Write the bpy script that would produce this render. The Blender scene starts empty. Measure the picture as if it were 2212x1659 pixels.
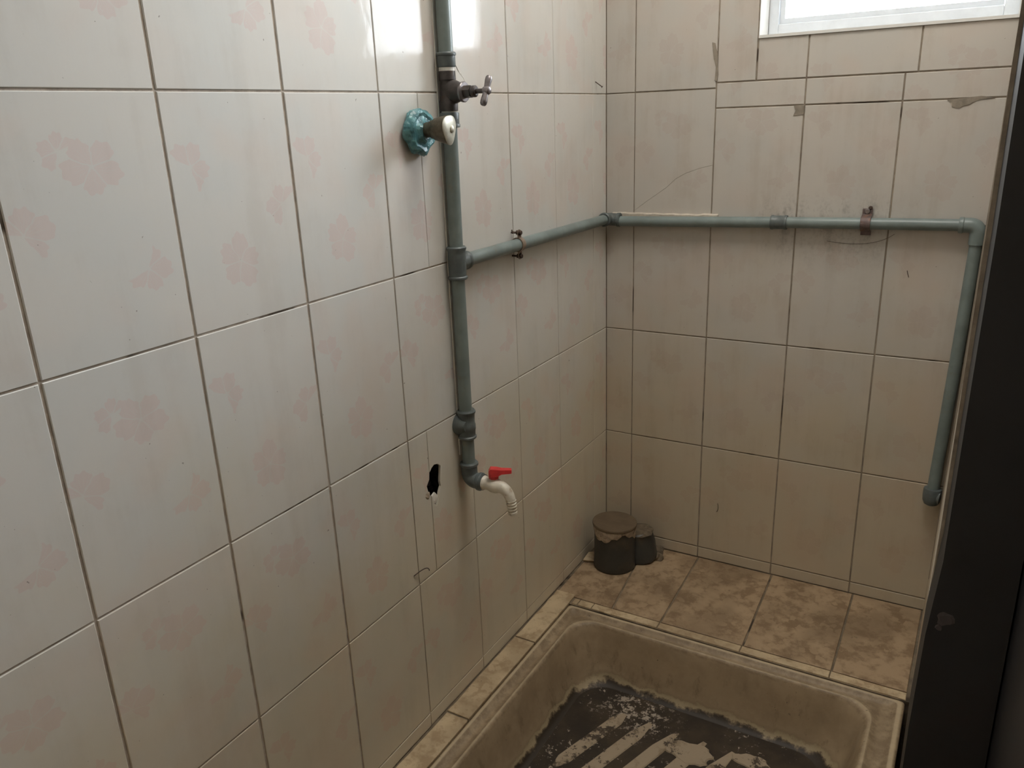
import bpy, bmesh, math, random
from mathutils import Vector, Matrix, Euler
random.seed(7)
C = bpy.context.scene.collection
S = bpy.context.scene
# ------------------------------------------------------------------ camera, world, light, exposure
cam = bpy.data.objects.new('camera', bpy.data.cameras.new('camera')); C.objects.link(cam)
cam.location = (0.8627, -1.9581, -0.0450)
cam.rotation_euler = Euler((1.2492, 0.0371, 0.5257), 'XYZ')
cam.data.sensor_fit = 'HORIZONTAL'; cam.data.sensor_width = 36.0
cam.data.lens = 1732.6 / 2212 * 36.0
cam.data.clip_start = 0.02
S.camera = cam
S.view_settings.view_transform = 'Standard'; S.view_settings.look = 'None'
S.view_settings.gamma = 1.0; S.view_settings.use_curve_mapping = False
S.view_settings.exposure = 1.25
w = bpy.data.worlds.new('sky'); S.world = w; w.use_nodes = True
w.node_tree.nodes['Background'].inputs[0].default_value = (0.86, 0.93, 1.0, 1)
w.node_tree.nodes['Background'].inputs[1].default_value = 13.0
def area(name, loc, rot, sx, sy, power=0, col=(1, 1, 1), portal=False):
    l = bpy.data.lights.new(name, 'AREA'); l.shape = 'RECTANGLE'; l.size = sx; l.size_y = sy
    l.energy = power; l.color = col
    if portal: l.cycles.is_portal = True
    o = bpy.data.objects.new(name, l); C.objects.link(o); o.location = loc; o.rotation_euler = rot
    return o
PI = math.pi
area('window_daylight_portal', (0.62, 0.115, 0.535), (-PI/2, 0, 0), 0.50, 0.86, portal=True)
# unseen fill light added above the shower to brighten the walls
FILL_LIGHT = area('added_fill_light', (0.60, -0.65, 1.14), (0, 0, 0), 0.6, 0.6, 5.2, (1.0, 0.95, 0.87))

# ------------------------------------------------------------------ helpers
def link(name, me, mat=None, parent=None, loc=(0, 0, 0), smooth=False):
    o = bpy.data.objects.new(name, me); C.objects.link(o)
    if mat and not me.materials: me.materials.append(mat)
    o.location = loc
    if parent: o.parent = parent
    if smooth:
        for p in me.polygons: p.use_smooth = True
    return o
def thing(name, label, cat, loc=(0, 0, 0), group=None):
    o = bpy.data.objects.new(name, None); C.objects.link(o); o.location = loc
    o.empty_display_size = 0.03
    o['label'] = label; o['category'] = cat
    if group: o['group'] = group
    return o
def tag(o, label, cat, group=None):
    o['label'] = label; o['category'] = cat
    if group: o['group'] = group
    return o
def struct(o): o['kind'] = 'structure'; return o
class MB:
    """collects geometry in world coordinates"""
    def __init__(s): s.bm = bmesh.new()
    def box(s, x0, x1, y0, y1, z0, z1, bev=0):
        t = bmesh.new(); bmesh.ops.create_cube(t, size=1)
        for v in t.verts: v.co = Vector(((x0+x1)/2+v.co.x*(x1-x0), (y0+y1)/2+v.co.y*(y1-y0), (z0+z1)/2+v.co.z*(z1-z0)))
        if bev: bmesh.ops.bevel(t, geom=t.edges[:]+t.verts[:], offset=bev, segments=2, affect='EDGES', profile=.6)
        s.add(t); return s
    def add(s, t, M=None):
        me = bpy.data.meshes.new('t')
        if M: bmesh.ops.transform(t, matrix=M, verts=t.verts)
        t.to_mesh(me); t.free(); s.bm.from_mesh(me); bpy.data.meshes.remove(me)
    def hexa(s, pts):
        v = [s.bm.verts.new(p) for p in pts]
        for f in ((0,3,2,1),(4,5,6,7),(0,1,5,4),(1,2,6,5),(2,3,7,6),(3,0,4,7)): s.bm.faces.new([v[i] for i in f])
        return s
    def rings(s, rings, cap0=True, cap1=True):
        R = [[s.bm.verts.new(p) for p in r] for r in rings]; n = len(R[0])
        for a, b in zip(R, R[1:]):
            for i in range(n): s.bm.faces.new((a[i], a[(i+1) % n], b[(i+1) % n], b[i]))
        if cap0: s.bm.faces.new(R[0][::-1])
        if cap1: s.bm.faces.new(R[-1])
        return s
    def lathe(s, prof, base, axis=(0, 0, 1), n=28, wob=0, seed=0, shape=None, caps=(True, True)):
        """prof: list of (distance along axis, radius)"""
        A = Vector(axis).normalized(); U = A.orthogonal().normalized(); V = A.cross(U); B = Vector(base)
        rnd = random.Random(seed); rs = []
        for h, r in prof:
            ring = []
            for i in range(n):
                a = 2*PI*i/n; rr = r*(1+(rnd.uniform(-wob, wob) if wob else 0))
                if shape: rr *= shape(a, h)
                ring.append(B+A*h+(U*math.cos(a)+V*math.sin(a))*rr)
            rs.append(ring)
        return s.rings(rs, *caps)
    def tube(s, pts, rad, n=20, caps=(True, True)):
        P = [Vector(p) for p in pts]; rs = []
        if not hasattr(rad, '__len__'): rad = [rad]*len(P)
        T0 = (P[1]-P[0]).normalized(); U = T0.orthogonal().normalized()
        for i, p in enumerate(P):
            T = ((P[min(i+1, len(P)-1)]-P[max(i-1, 0)])).normalized()
            U = (U-T*U.dot(T)).normalized(); V = T.cross(U)
            rs.append([p+(U*math.cos(2*PI*k/n)+V*math.sin(2*PI*k/n))*rad[i] for k in range(n)])
        return s.rings(rs, *caps)
    def build(s, name, mat, parent=None, smooth=True, ang=35):
        bm = s.bm; bmesh.ops.recalc_face_normals(bm, faces=bm.faces[:])
        loc = Vector(parent.location) if parent and parent.parent is None else Vector((0, 0, 0))
        if parent and parent.parent is not None: loc = Vector(parent.parent.location)
        if loc.length: bmesh.ops.translate(bm, vec=-loc, verts=bm.verts)
        if smooth:
            for f in bm.faces: f.smooth = True
            for e in bm.edges:
                if len(e.link_faces) == 2 and e.calc_face_angle(0) > math.radians(ang): e.smooth = False
        me = bpy.data.meshes.new(name); bm.to_mesh(me); bm.free()
        return link(name, me, mat, parent)
def bez(p0, p1, p2, n=10):
    p0, p1, p2 = map(Vector, (p0, p1, p2))
    return [p0*(1-t)**2+p1*2*t*(1-t)+p2*t*t for t in [i/n for i in range(n+1)]]
def arc_elbow(a, c, b, r, n=10):
    """quarter bend from a towards corner c to b"""
    a, c, b = map(Vector, (a, c, b)); d1 = (a-c).normalized(); d2 = (b-c).normalized()
    s0 = c+d1*r; s1 = c+d2*r; o = s0+d2*r
    out = [a] if (a-s0).length > 1e-4 else []
    for i in range(n+1):
        t = PI/2*i/n; out.append(o-d2*r*math.cos(t)-d1*r*math.sin(t))
    if (b-s1).length > 1e-4: out.append(b)
    return out

# ------------------------------------------------------------------ materials
class NT:
    def __init__(s, name):
        s.m = bpy.data.materials.new(name); s.m.use_nodes = True; s.t = s.m.node_tree; s.b = s.t.nodes['Principled BSDF']
    def n(s, typ, **kw):
        nd = s.t.nodes.new(typ)
        for k, v in kw.items(): setattr(nd, k, v)
        return nd
    def put(s, sock, v):
        if isinstance(v, bpy.types.NodeSocket): s.t.links.new(v, sock)
        elif v is not None: sock.default_value = v
    def math(s, op, a, b=None, c=None, clamp=False):
        nd = s.n('ShaderNodeMath', operation=op, use_clamp=clamp)
        for i, v in enumerate((a, b, c)):
            if v is not None: s.put(nd.inputs[i], v)
        return nd.outputs[0]
    def mix(s, f, a, b, blend='MIX'):
        nd = s.n('ShaderNodeMix', data_type='RGBA', blend_type=blend)
        s.put(nd.inputs[0], f); s.put(nd.inputs[6], a if not isinstance(a, tuple) else (*a[:3], 1)); s.put(nd.inputs[7], b if not isinstance(b, tuple) else (*b[:3], 1))
        return nd.outputs[2]
    def noise(s, vec, scale, detail=4, rough=.55, dist=0, out=0):
        nd = s.n('ShaderNodeTexNoise'); nd.inputs['Scale'].default_value = scale; nd.inputs['Detail'].default_value = detail
        nd.inputs['Roughness'].default_value = rough; nd.inputs['Distortion'].default_value = dist
        if vec is not None: s.t.links.new(vec, nd.inputs['Vector'])
        return nd.outputs[out]
    def ramp(s, v, lo, hi, a=0., b=1.):
        nd = s.n('ShaderNodeMapRange', interpolation_type='SMOOTHSTEP'); s.put(nd.inputs[0], v)
        for i, x in enumerate((lo, hi, a, b)): nd.inputs[i+1].default_value = x
        return nd.outputs[0]
    def scale(s, vec, sc, add=(0, 0, 0)):
        nd = s.n('ShaderNodeMapping'); s.t.links.new(vec, nd.inputs[0]); nd.inputs['Scale'].default_value = sc; nd.inputs['Location'].default_value = add
        return nd.outputs[0]
    def bump(s, h, strength=.2, dist=.002, normal=None):
        nd = s.n('ShaderNodeBump'); nd.inputs['Strength'].default_value = strength; nd.inputs['Distance'].default_value = dist
        s.t.links.new(h, nd.inputs['Height'])
        if normal is not None: s.t.links.new(normal, nd.inputs['Normal'])
        return nd.outputs[0]
    def pos(s): return s.n('ShaderNodeNewGeometry').outputs['Position']
    def uv(s): return s.n('ShaderNodeTexCoord').outputs['UV']
    def fin(s, col=None, rough=.5, metal=0, normal=None, ior=None, spec=None):
        if col is not None: s.put(s.b.inputs['Base Color'], (*col, 1) if isinstance(col, tuple) and len(col) == 3 else col)
        s.put(s.b.inputs['Roughness'], rough); s.put(s.b.inputs['Metallic'], metal)
        if normal is not None: s.put(s.b.inputs['Normal'], normal)
        if ior: s.b.inputs['IOR'].default_value = ior
        if spec is not None: s.b.inputs['Specular IOR Level'].default_value = spec
        return s.m

def flower(N, uvx, uvy, nz, cx, cy, R, rot, fan=None, pet=5):
    """printed hibiscus: returns mask; nz = noise offset value for ruffled edges"""
    dx = N.math('SUBTRACT', uvx, cx); dy = N.math('SUBTRACT', uvy, cy)
    dx = N.math('ADD', dx, N.math('MULTIPLY', N.math('SUBTRACT', nz, .5), R*.35))
    r = N.math('SQRT', N.math('ADD', N.math('MULTIPLY', dx, dx), N.math('MULTIPLY', dy, dy)))
    a = N.math('ADD', N.math('ARCTAN2', dy, dx), rot)
    s = N.math('ABSOLUTE', N.math('COSINE', N.math('MULTIPLY', a, pet/2)))
    ruf = N.math('MULTIPLY', N.math('SINE', N.math('MULTIPLY', a, 17.0)), .045)
    ruf2 = N.math('MULTIPLY', N.math('SINE', N.math('ADD', N.math('MULTIPLY', a, 2.0), cx*300)), .10)
    edge = N.math('MULTIPLY', N.math('ADD', N.math('ADD', N.math('ADD', .60, N.math('MULTIPLY', N.math('POWER', s, .6), .36)), ruf), ruf2), R)
    d = N.math('SUBTRACT', edge, r)
    m = N.ramp(d, 0, .0012)
    gap = N.ramp(N.math('MULTIPLY', s, r), .0008, .0030)          # light seams between the petals
    v = N.math('ABSOLUTE', N.math('SINE', N.math('ADD', N.math('MULTIPLY', a, 11.0), N.math('MULTIPLY', nz, 5.0))))
    vein = N.math('MULTIPLY', N.ramp(N.math('MULTIPLY', v, r), .0012, .0030), 1.0)
    veins = N.math('MAXIMUM', vein, N.ramp(r, R*.50, R*.80))
    m = N.math('MULTIPLY', m, N.math('MULTIPLY', N.math('ADD', .25, N.math('MULTIPLY', gap, .75)), N.math('ADD', .35, N.math('MULTIPLY', veins, .65))))
    if fan is not None:
        f = N.ramp(N.math('COSINE', N.math('SUBTRACT', a, rot+fan)), -.50, -.40)
        m = N.math('MULTIPLY', m, f)
    return m
def tile_material(name, flowers, base, pink, strength, rough=.05, grime=0.0):
    N = NT(name); uv = N.uv(); P = N.pos()
    sep = N.n('ShaderNodeSeparateXYZ'); N.t.links.new(uv, sep.inputs[0]); ux, uy = sep.outputs[0], sep.outputs[1]
    nz = N.noise(uv, 55, 2)
    tot = None
    for f in flowers:
        m = flower(N, ux, uy, nz, *f); tot = m if tot is None else N.math('MAXIMUM', tot, m)
    cloud = N.noise(P, 5.5, 2)                                    # pastel cloud print of the glaze
    cloud2 = N.noise(N.scale(P, (1, 1, 1), (3.1, 5.2, 1.7)), 7, 2)
    col = N.mix(N.ramp(cloud, .42, .62), base, tuple(c*k for c, k in zip(base, (.965, .985, 1.0))))
    col = N.mix(N.ramp(cloud2, .5, .68, 0, .8), col, tuple(c*k for c, k in zip(base, (1.0, .955, .94))))
    col = N.mix(N.math('MULTIPLY', tot, strength), col, pink)
    streak = N.noise(N.scale(P, (26, 26, 2.2)), 1.0, 4, .6)
    blot = N.noise(P, 9, 5, .65)
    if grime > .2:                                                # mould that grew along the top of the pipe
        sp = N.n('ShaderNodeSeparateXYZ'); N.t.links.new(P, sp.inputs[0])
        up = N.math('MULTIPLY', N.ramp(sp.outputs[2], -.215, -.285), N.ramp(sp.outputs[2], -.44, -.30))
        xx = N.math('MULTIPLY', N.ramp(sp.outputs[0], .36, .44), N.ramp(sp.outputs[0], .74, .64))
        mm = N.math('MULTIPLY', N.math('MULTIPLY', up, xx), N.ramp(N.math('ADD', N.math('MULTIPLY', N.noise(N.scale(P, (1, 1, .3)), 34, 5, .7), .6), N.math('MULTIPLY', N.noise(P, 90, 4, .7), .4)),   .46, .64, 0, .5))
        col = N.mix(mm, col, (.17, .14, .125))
    if grime:
        g = N.math('MULTIPLY', N.ramp(N.math('MULTIPLY', streak, blot), .22, .42), grime)
        col = N.mix(g, col, (.33, .26, .19))
        spk = N.ramp(N.noise(P, 120, 2), .745, .77)
        col = N.mix(N.math('MULTIPLY', spk, .55), col, (.10, .07, .05))
    bh = N.noise(P, 13, 2)
    fine = N.noise(N.scale(P, (60, 60, 38)), 1.0, 3)
    sz = N.n('ShaderNodeSeparateXYZ'); N.t.links.new(P, sz.inputs[0])
    low_warm_tint = N.math('MULTIPLY', N.ramp(N.math('ADD', sz.outputs[2], N.math('MULTIPLY', N.math('SUBTRACT', N.noise(P, 3.2, 4, .6), .5), .9)), -.35, -1.05), .8)   # warm bounce light low on the walls, painted into the tile colour
    col = N.mix(low_warm_tint, col, (.97, .875, .69), 'MULTIPLY')
    nrm = N.bump(bh, .05, .003); nrm = N.bump(fine, .22, .0007, nrm)
    rg = N.ramp(streak, .35, .75, rough, rough+.09)
    return N.fin(col, rg, normal=nrm, ior=1.27, spec=.28 if not grime > .2 else .4)
FA = [(.108, .222, .036, .4, None), (.072, .240, .023, 2.2, 2.4), (.018, .158, .034, 1.0, .9), (.156, .100, .031, 2.6, -.8)]
FB = [(.033, .213, .031, .2, .7), (.177, .153, .030, 1.9, 2.6), (.090, .087, .037, 1.1, None)]
BASE = (.68, .665, .625); PINK = (.675, .585, .555)
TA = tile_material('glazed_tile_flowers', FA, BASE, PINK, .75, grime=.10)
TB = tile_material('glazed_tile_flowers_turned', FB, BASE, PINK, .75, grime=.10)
BB = (.55, .52, .475); BP = (.51, .45, .41)  # back wall: same white tile, its warm shade put into the base colour
BA = tile_material('shaded_tile_flowers', FA, BB, BP, .5, .28, grime=.22)
BC = tile_material('shaded_tile_flowers_turned', FB, BB, BP, .5, .28, grime=.22)
def grout_mat(name, lo, hi, dark):
    N = NT(name); P = N.pos()
    n1 = N.noise(P, 30, 5, .6); n2 = N.noise(P, 9, 3)
    col = N.mix(N.ramp(n1, .35, .65), lo, hi); col = N.mix(N.ramp(n2, .60, .68), col, dark)
    return N.fin(col, .9, normal=N.bump(N.noise(P, 260, 4), .6, .0012))
GROUT = grout_mat('dirty_grout', (.40, .34, .28), (.58, .51, .43), (.10, .075, .055))
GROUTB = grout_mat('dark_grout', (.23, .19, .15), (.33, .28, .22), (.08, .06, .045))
GROUTF = grout_mat('ledge_grout', (.16, .125, .085), (.24, .19, .13), (.06, .045, .03))
def simple(name, col, rough=.5, metal=0, var=.12, scale=30, bump=.1, dark=None, dlo=.55, dhi=.7, damt=.8, bs=150, bd=.001):
    N = NT(name); P = N.pos(); n = N.noise(P, scale, 4, .6)
    c = N.mix(N.ramp(n, .3, .7), tuple(x*(1-var) for x in col), tuple(min(1, x*(1+var)) for x in col))
    if dark: c = N.mix(N.ramp(N.noise(N.scale(P, (1, 1, 1), (9, 4, 2)), scale*.8, 5, .65), dlo, dhi, 0, damt), c, dark)
    return N.fin(c, rough, metal, N.bump(N.noise(P, bs, 3), bump, bd))
PIPE = simple('grey_green_pipe', (.185, .228, .222), .38, 0, .12, 20, .08, (.20, .17, .12), .58, .75, .5)
FIT = simple('dark_fitting', (.105, .125, .125), .42, 0, .2, 40, .25, (.12, .09, .06), .55, .75, .5)
BRONZE = simple('blackened_brass', (.075, .065, .062), .5, .5, .25, 60, .3, (.10, .07, .05))
STEEL = simple('dull_steel', (.20, .18, .18), .38, .7, .2, 60, .15)
OLDBRASS = simple('tarnished_brass', (.12, .10, .068), .5, .55, .35, 70, .35, (.07, .055, .035), .45, .65, .8)
CHROME = simple('worn_nickel', (.52, .51, .43), .42, .35, .15, 80, .15, (.26, .20, .10), .56, .72, .8)
TAPE = simple('white_thread_tape', (.68, .67, .62), .7, 0, .1, 60, .3)
RUST = simple('rusty_strap', (.16, .12, .115), .6, .4, .25, 90, .4, (.20, .10, .06), .5, .65, .7)
GALV = simple('stained_clip', (.30, .23, .18), .45, .5, .25, 90, .3, (.15, .09, .06), .52, .66, .9)
NAIL = simple('rusty_nail', (.08, .055, .045), .6, .5)
WHITEP = simple('yellowed_plastic', (.72, .68, .58), .42, 0, .08, 40, .1, (.33, .23, .12), .50, .66, .8)
REDP = simple('red_plastic', (.62, .045, .045), .35, 0, .12, 60, .06)
CEMENT = simple('rough_cement', (.42, .35, .27), .95, 0, .25, 80, .8, (.12, .09, .06), .55, .65, .7, 180, .003)
CAVITY = simple('broken_mortar', (.055, .045, .04), .95, 0, .4, 90, .9, None, bs=120, bd=.004)
WHITEC = simple('white_cement', (.72, .69, .62), .85, 0, .08, 60, .5, (.36, .30, .22), .58, .7, .5)
PLASTER = simple('white_plaster', (.72, .72, .70), .9, 0, .04, 10, .2)
PVC = simple('dark_grey_pvc', (.042, .042, .038), .45, 0, .2, 14, .15, (.09, .07, .045), .5, .7, .5)
LID = simple('dusty_brown_lid', (.13, .092, .055), .7, 0, .12, 30, .2)
BUFF = simple('buff_painted_wall', (.40, .31, .21), .8, 0, .08, 8, .2)
ALU = simple('white_painted_frame', (.66, .70, .74), .4, 0, .04)
DOORM = simple('black_door_paint', (.011, .012, .015), .5, 0, .25, 8, .15, (.014, .008, .007), .5, .7, .5)
def teal_plastic():
    N = NT('teal_plastic_film'); P = N.pos()
    n = N.noise(P, 60, 3, .6, .25); n2 = N.noise(P, 45, 3)
    c = N.mix(N.ramp(n, .35, .68), (.055, .165, .19), (.16, .37, .40))
    c = N.mix(N.ramp(n2, .6, .75, 0, .5), c, (.10, .12, .10))
    return N.fin(c, .30, 0, N.bump(n, .7, .005))
TEAL = teal_plastic()
def ledge_mat(name, pale, brown):
    N = NT(name); P = N.pos()
    V = N.n('ShaderNodeTexVoronoi', feature='SMOOTH_F1'); V.inputs['Scale'].default_value = 38; V.inputs['Smoothness'].default_value = .45
    wv = N.noise(P, 17, 4, .6, 0, 1)
    add = N.n('ShaderNodeVectorMath', operation='MULTIPLY_ADD'); N.t.links.new(wv, add.inputs[0]); add.inputs[1].default_value = (.06, .06, .06)
    N.t.links.new(P, add.inputs[2]); N.t.links.new(add.outputs[0], V.inputs['Vector'])
    sh = N.ramp(V.outputs['Distance'], .36, .42)
    n = N.noise(P, 22, 6, .72); n3 = N.noise(P, 75, 5, .7)
    f = N.math('MULTIPLY', N.ramp(n, .40, .62), N.math('ADD', .25, N.math('MULTIPLY', sh, .75)))
    c = N.mix(f, pale, brown)
    c = N.mix(N.ramp(N.noise(P, 6, 3), .45, .65, 0, .55), c, tuple(x*.72 for x in brown))
    c = N.mix(N.ramp(n3, .62, .74, 0, .6), c, tuple(x*.45 for x in brown))
    return N.fin(c, .55, 0, N.bump(N.noise(P, 60, 5, .6), .25, .0015))
LEDGE = ledge_mat('mottled_brown_tile', (.42, .305, .19), (.25, .168, .097))
STRIP = ledge_mat('yellowed_edge_tile', (.60, .48, .31), (.41, .30, .18))
def tray_mat():
    N = NT('stained_ceramic'); P = N.pos()
    sep = N.n('ShaderNodeSeparateXYZ'); N.t.links.new(P, sep.inputs[0]); z = sep.outputs[2]
    n = N.noise(P, 11, 6, .7); n2 = N.noise(P, 42, 5, .7); st = N.noise(N.scale(P, (1, 1, .35)), 24, 5, .65)
    c = N.mix(N.ramp(n, .35, .65), (.38, .29, .185), (.305, .228, .142))
    rim = N.math('MULTIPLY', N.ramp(z, -1.253, -1.246), .7)                               # scum dried on the flat rim
    c = N.mix(N.math('MULTIPLY', rim, N.ramp(n2, .38, .62)), c, (.19, .135, .08))
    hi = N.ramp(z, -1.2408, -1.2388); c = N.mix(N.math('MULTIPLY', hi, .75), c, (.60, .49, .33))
    # tide line of mud that has settled in the bottom of the bowl
    zz = N.math('ADD', z, N.math('MULTIPLY', N.math('SUBTRACT', n, .5), .07))
    c = N.mix(N.ramp(zz, -1.350, -1.364, 0, .6), c, (.13, .092, .05))
    c = N.mix(N.math('MULTIPLY', N.ramp(zz, -1.25, -1.31, .15, 1), N.ramp(st, .54, .70, 0, .6)), c, (.13, .095, .05))
    c = N.mix(N.math('MULTIPLY', N.ramp(zz, -1.356, -1.362), N.ramp(zz, -1.370, -1.365)), c, (.36, .29, .18))
    c = N.mix(N.ramp(zz, -1.366, -1.374), c, (.030, .020, .011))
    c = N.mix(N.ramp(N.noise(P, 140, 3), .70, .73, 0, .7), c, (.06, .045, .03))
    return N.fin(c, .55, 0, N.bump(n2, .15, .002))
TRAY = tray_mat()
def rib_mat():
    N = NT('worn_rib_crust'); P = N.pos()
    n = N.noise(P, 42, 7, .72); n2 = N.noise(P, 9, 3)
    f = N.ramp(N.math('ADD', n, N.math('MULTIPLY', N.math('SUBTRACT', n2, .5), .9)), .43, .49)
    c = N.mix(f, (.060, .042, .026), (.37, .295, .205))
    c = N.mix(N.ramp(N.noise(P, 26, 5, .7), .55, .65, 0, .7), c, (.25, .19, .12))
    return N.fin(c, .6, 0, N.bump(n, .5, .003))
RIB = rib_mat()
def dirt_mat():
    N = NT('dark_sludge'); P = N.pos()
    n = N.noise(N.scale(P, (1, 1, 1)), 70, 7, .75); n2 = N.noise(P, 8, 3, .5)
    vd = N.n('ShaderNodeVectorMath', operation='DISTANCE'); N.t.links.new(P, vd.inputs[0]); vd.inputs[1].default_value = (.30, -.505, -1.378)
    near = N.ramp(vd.outputs['Value'], .13, .03)
    f = N.math('MULTIPLY', N.ramp(N.math('ADD', n, N.math('MULTIPLY', near, .09)), .60, .62), N.math('MAXIMUM', near, N.ramp(n2, .46, .56)))
    c = N.mix(N.ramp(N.noise(P, 14, 5, .6), .35, .7), (.022, .014, .007), (.050, .033, .017))
    c = N.mix(f, c, (.40, .34, .27))
    return N.fin(c, .6, 0, N.bump(n, .4, .002))
SLUDGE = dirt_mat()
def glass_mat():
    N = NT('window_glass'); t = N.t; tr = N.n('ShaderNodeBsdfTransparent'); gl = N.n('ShaderNodeBsdfGlossy'); gl.inputs['Roughness'].default_value = .05
    fr = N.n('ShaderNodeFresnel'); mx = N.n('ShaderNodeMixShader'); t.links.new(fr.outputs[0], mx.inputs[0]); t.links.new(tr.outputs[0], mx.inputs[1]); t.links.new(gl.outputs[0], mx.inputs[2])
    t.links.new(mx.outputs[0], t.nodes['Material Output'].inputs['Surface']); return N.m
GLASS = glass_mat()
FLOORM = simple('brown_floor_tile', (.30, .23, .15), .5, 0, .25, 12, .1)

# ------------------------------------------------------------------ the rooms' shell
TOPZ = 1.15; BOT = -1.42
D = [0, .0791, .2823, .4827, .6860, .8912, 1.0983, 1.3022, 1.5071] + [1.5071+.2035*i for i in range(1, 9)]
ZL = [1.15, .906, .604, .302, 0, -.2987, -.5997, -.9006, -1.205, -1.2375]
# left wall backing with a pocket behind the broken tile
m = MB()
HY0, HY1, HZ0, HZ1 = -.858, -.770, -.775, -.662
for a in ((-3.15, HY0, BOT, TOPZ), (HY1, .12, BOT, TOPZ), (HY0, HY1, BOT, HZ0), (HY0, HY1, HZ1, TOPZ)):
    m.box(-.12, -.0018, a[0], a[1], a[2], a[3])
wall_left = struct(m.build('wall_left', GROUT, smooth=False))
m = MB(); m.box(-.12, -.07, HY0-.002, HY1+.002, HZ0-.002, HZ1+.002)
m.box(-.07, -.0085, HY1-.006, HY1+.001, HZ0-.001, HZ1+.001); m.box(-.07, -.0085, HY0-.001, HY0+.004, HZ0-.001, HZ1+.001)
m.box(-.07, -.0085, HY0, HY1, HZ0-.001, HZ0+.004); m.box(-.07, -.0085, HY0, HY1, HZ1-.004, HZ1+.001)
for i in range(16):
    y = random.uniform(HY0, HY1); z = random.uniform(HZ0, HZ1); x = random.uniform(-.07, -.03); r = random.uniform(.006, .015)
    t = bmesh.new(); bmesh.ops.create_icosphere(t, subdivisions=1, radius=r)
    for v in t.verts: v.co *= random.uniform(.7, 1.2)
    m.add(t, Matrix.Translation((x, y, z)))
cav = m.build('broken_mortar', CAVITY, wall_left, smooth=False)

def poly_tile(parent, pts, frame, thick, mat, inset=.0009, uvo=(0, 0), name='tile', tilt=.0012, proud=.0003, flip=False):
    """pts: outline in wall coordinates (u right, v up); frame: (origin, U, V, N); front face lies on the wall plane"""
    O_, U_, V_, N_ = [Vector(q) for q in frame]
    cu = sum(p[0] for p in pts)/len(pts); cv = sum(p[1] for p in pts)/len(pts)
    area2 = sum(a[0]*b[1]-b[0]*a[1] for a, b in zip(pts, pts[1:]+pts[:1]))
    if area2 < 0: pts = pts[::-1]
    L = [Vector((p[0]-cu, p[1]-cv)) for p in pts]; n = len(L)
    ins = []
    for i in range(n):
        e1 = (L[i]-L[i-1]); e2 = (L[(i+1) % n]-L[i])
        n1 = Vector((-e1.y, e1.x)).normalized(); n2 = Vector((-e2.y, e2.x)).normalized()
        b = n1+n2
        b = b/max(b.dot(n1), .4) if b.length > 1e-6 else n1
        ins.append(L[i]+b*inset)
    vs = [(p.x, p.y, -thick) for p in L]+[(p.x, p.y, -inset*.9) for p in L]+[(p.x, p.y, 0) for p in ins]
    fs = [tuple(range(n))[::-1], tuple(range(2*n, 3*n))]
    for i in range(n):
        j = (i+1) % n
        fs += [(i, j, n+j, n+i), (n+i, n+j, 2*n+j, 2*n+i)]
    me = bpy.data.meshes.new(name); me.from_pydata(vs, [], fs); me.materials.append(mat)
    uvl = me.uv_layers.new(name='UV')
    for lp in me.loops:
        v = me.vertices[lp.vertex_index].co; uvl.data[lp.index].uv = (v.x+cu-uvo[0], v.y+cv-uvo[1])
    o = bpy.data.objects.new(name, me); C.objects.link(o)
    M = Matrix((( U_.x, V_.x, N_.x, 0), (U_.y, V_.y, N_.y, 0), (U_.z, V_.z, N_.z, 0), (0, 0, 0, 1)))
    pos = O_+U_*cu+V_*cv+N_*random.uniform(-proud, proud)
    T = Matrix.Translation(pos) @ M @ Euler((random.uniform(-tilt, tilt), random.uniform(-tilt, tilt), 0)).to_matrix().to_4x4()
    o.parent = parent
    o.matrix_basis = Matrix.Translation(-Vector(parent.location)) @ T
    return o
def rect(u0, u1, v0, v1, g=(0, 0, 0, 0)): return [(u0+g[0], v0+g[2]), (u1-g[1], v0+g[2]), (u1-g[1], v1-g[3]), (u0+g[0], v1-g[3])]
# left wall: u = -y measured leftwards is flipped, so u = y (right is +y)
FL = ((0, 0, 0), (0, 1, 0), (0, 0, 1), (1, 0, 0))
kind = {(7, 0): 'A', (6, 0): 'B', (5, 0): 'B', (4, 0): 'B', (3, 0): 'B', (2, 0): 'B', (1, 0): 'B', (0, 0): 'B',
        (8, 1): 'A', (7, 1): 'A', (6, 1): 'B', (5, 1): 'B', (4, 1): 'A', (3, 1): 'A', (2, 1): 'A', (1, 1): 'B', (0, 1): 'B',
        (7, 2): 'A', (6, 2): 'A', (5, 2): 'B', (8, 2): 'A', (4, 2): 'B', (3, 2): 'A', (2, 2): 'B', (7, -1): 'A', (6, -1): 'A', (5, -1): 'B', (4, -1): 'A'}
HOLE = [(-.8172, -.6764), (-.8060, -.6790), (-.7965, -.6867), (-.7985, -.7010), (-.8017, -.7184), (-.8000, -.7290), (-.8060, -.7380), (-.8145, -.7478),
        (-.8230, -.7440), (-.8305, -.7376), (-.8400, -.7290), (-.8449, -.7100), (-.8360, -.7000), (-.8329, -.6860), (-.8260, -.6800)]
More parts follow.
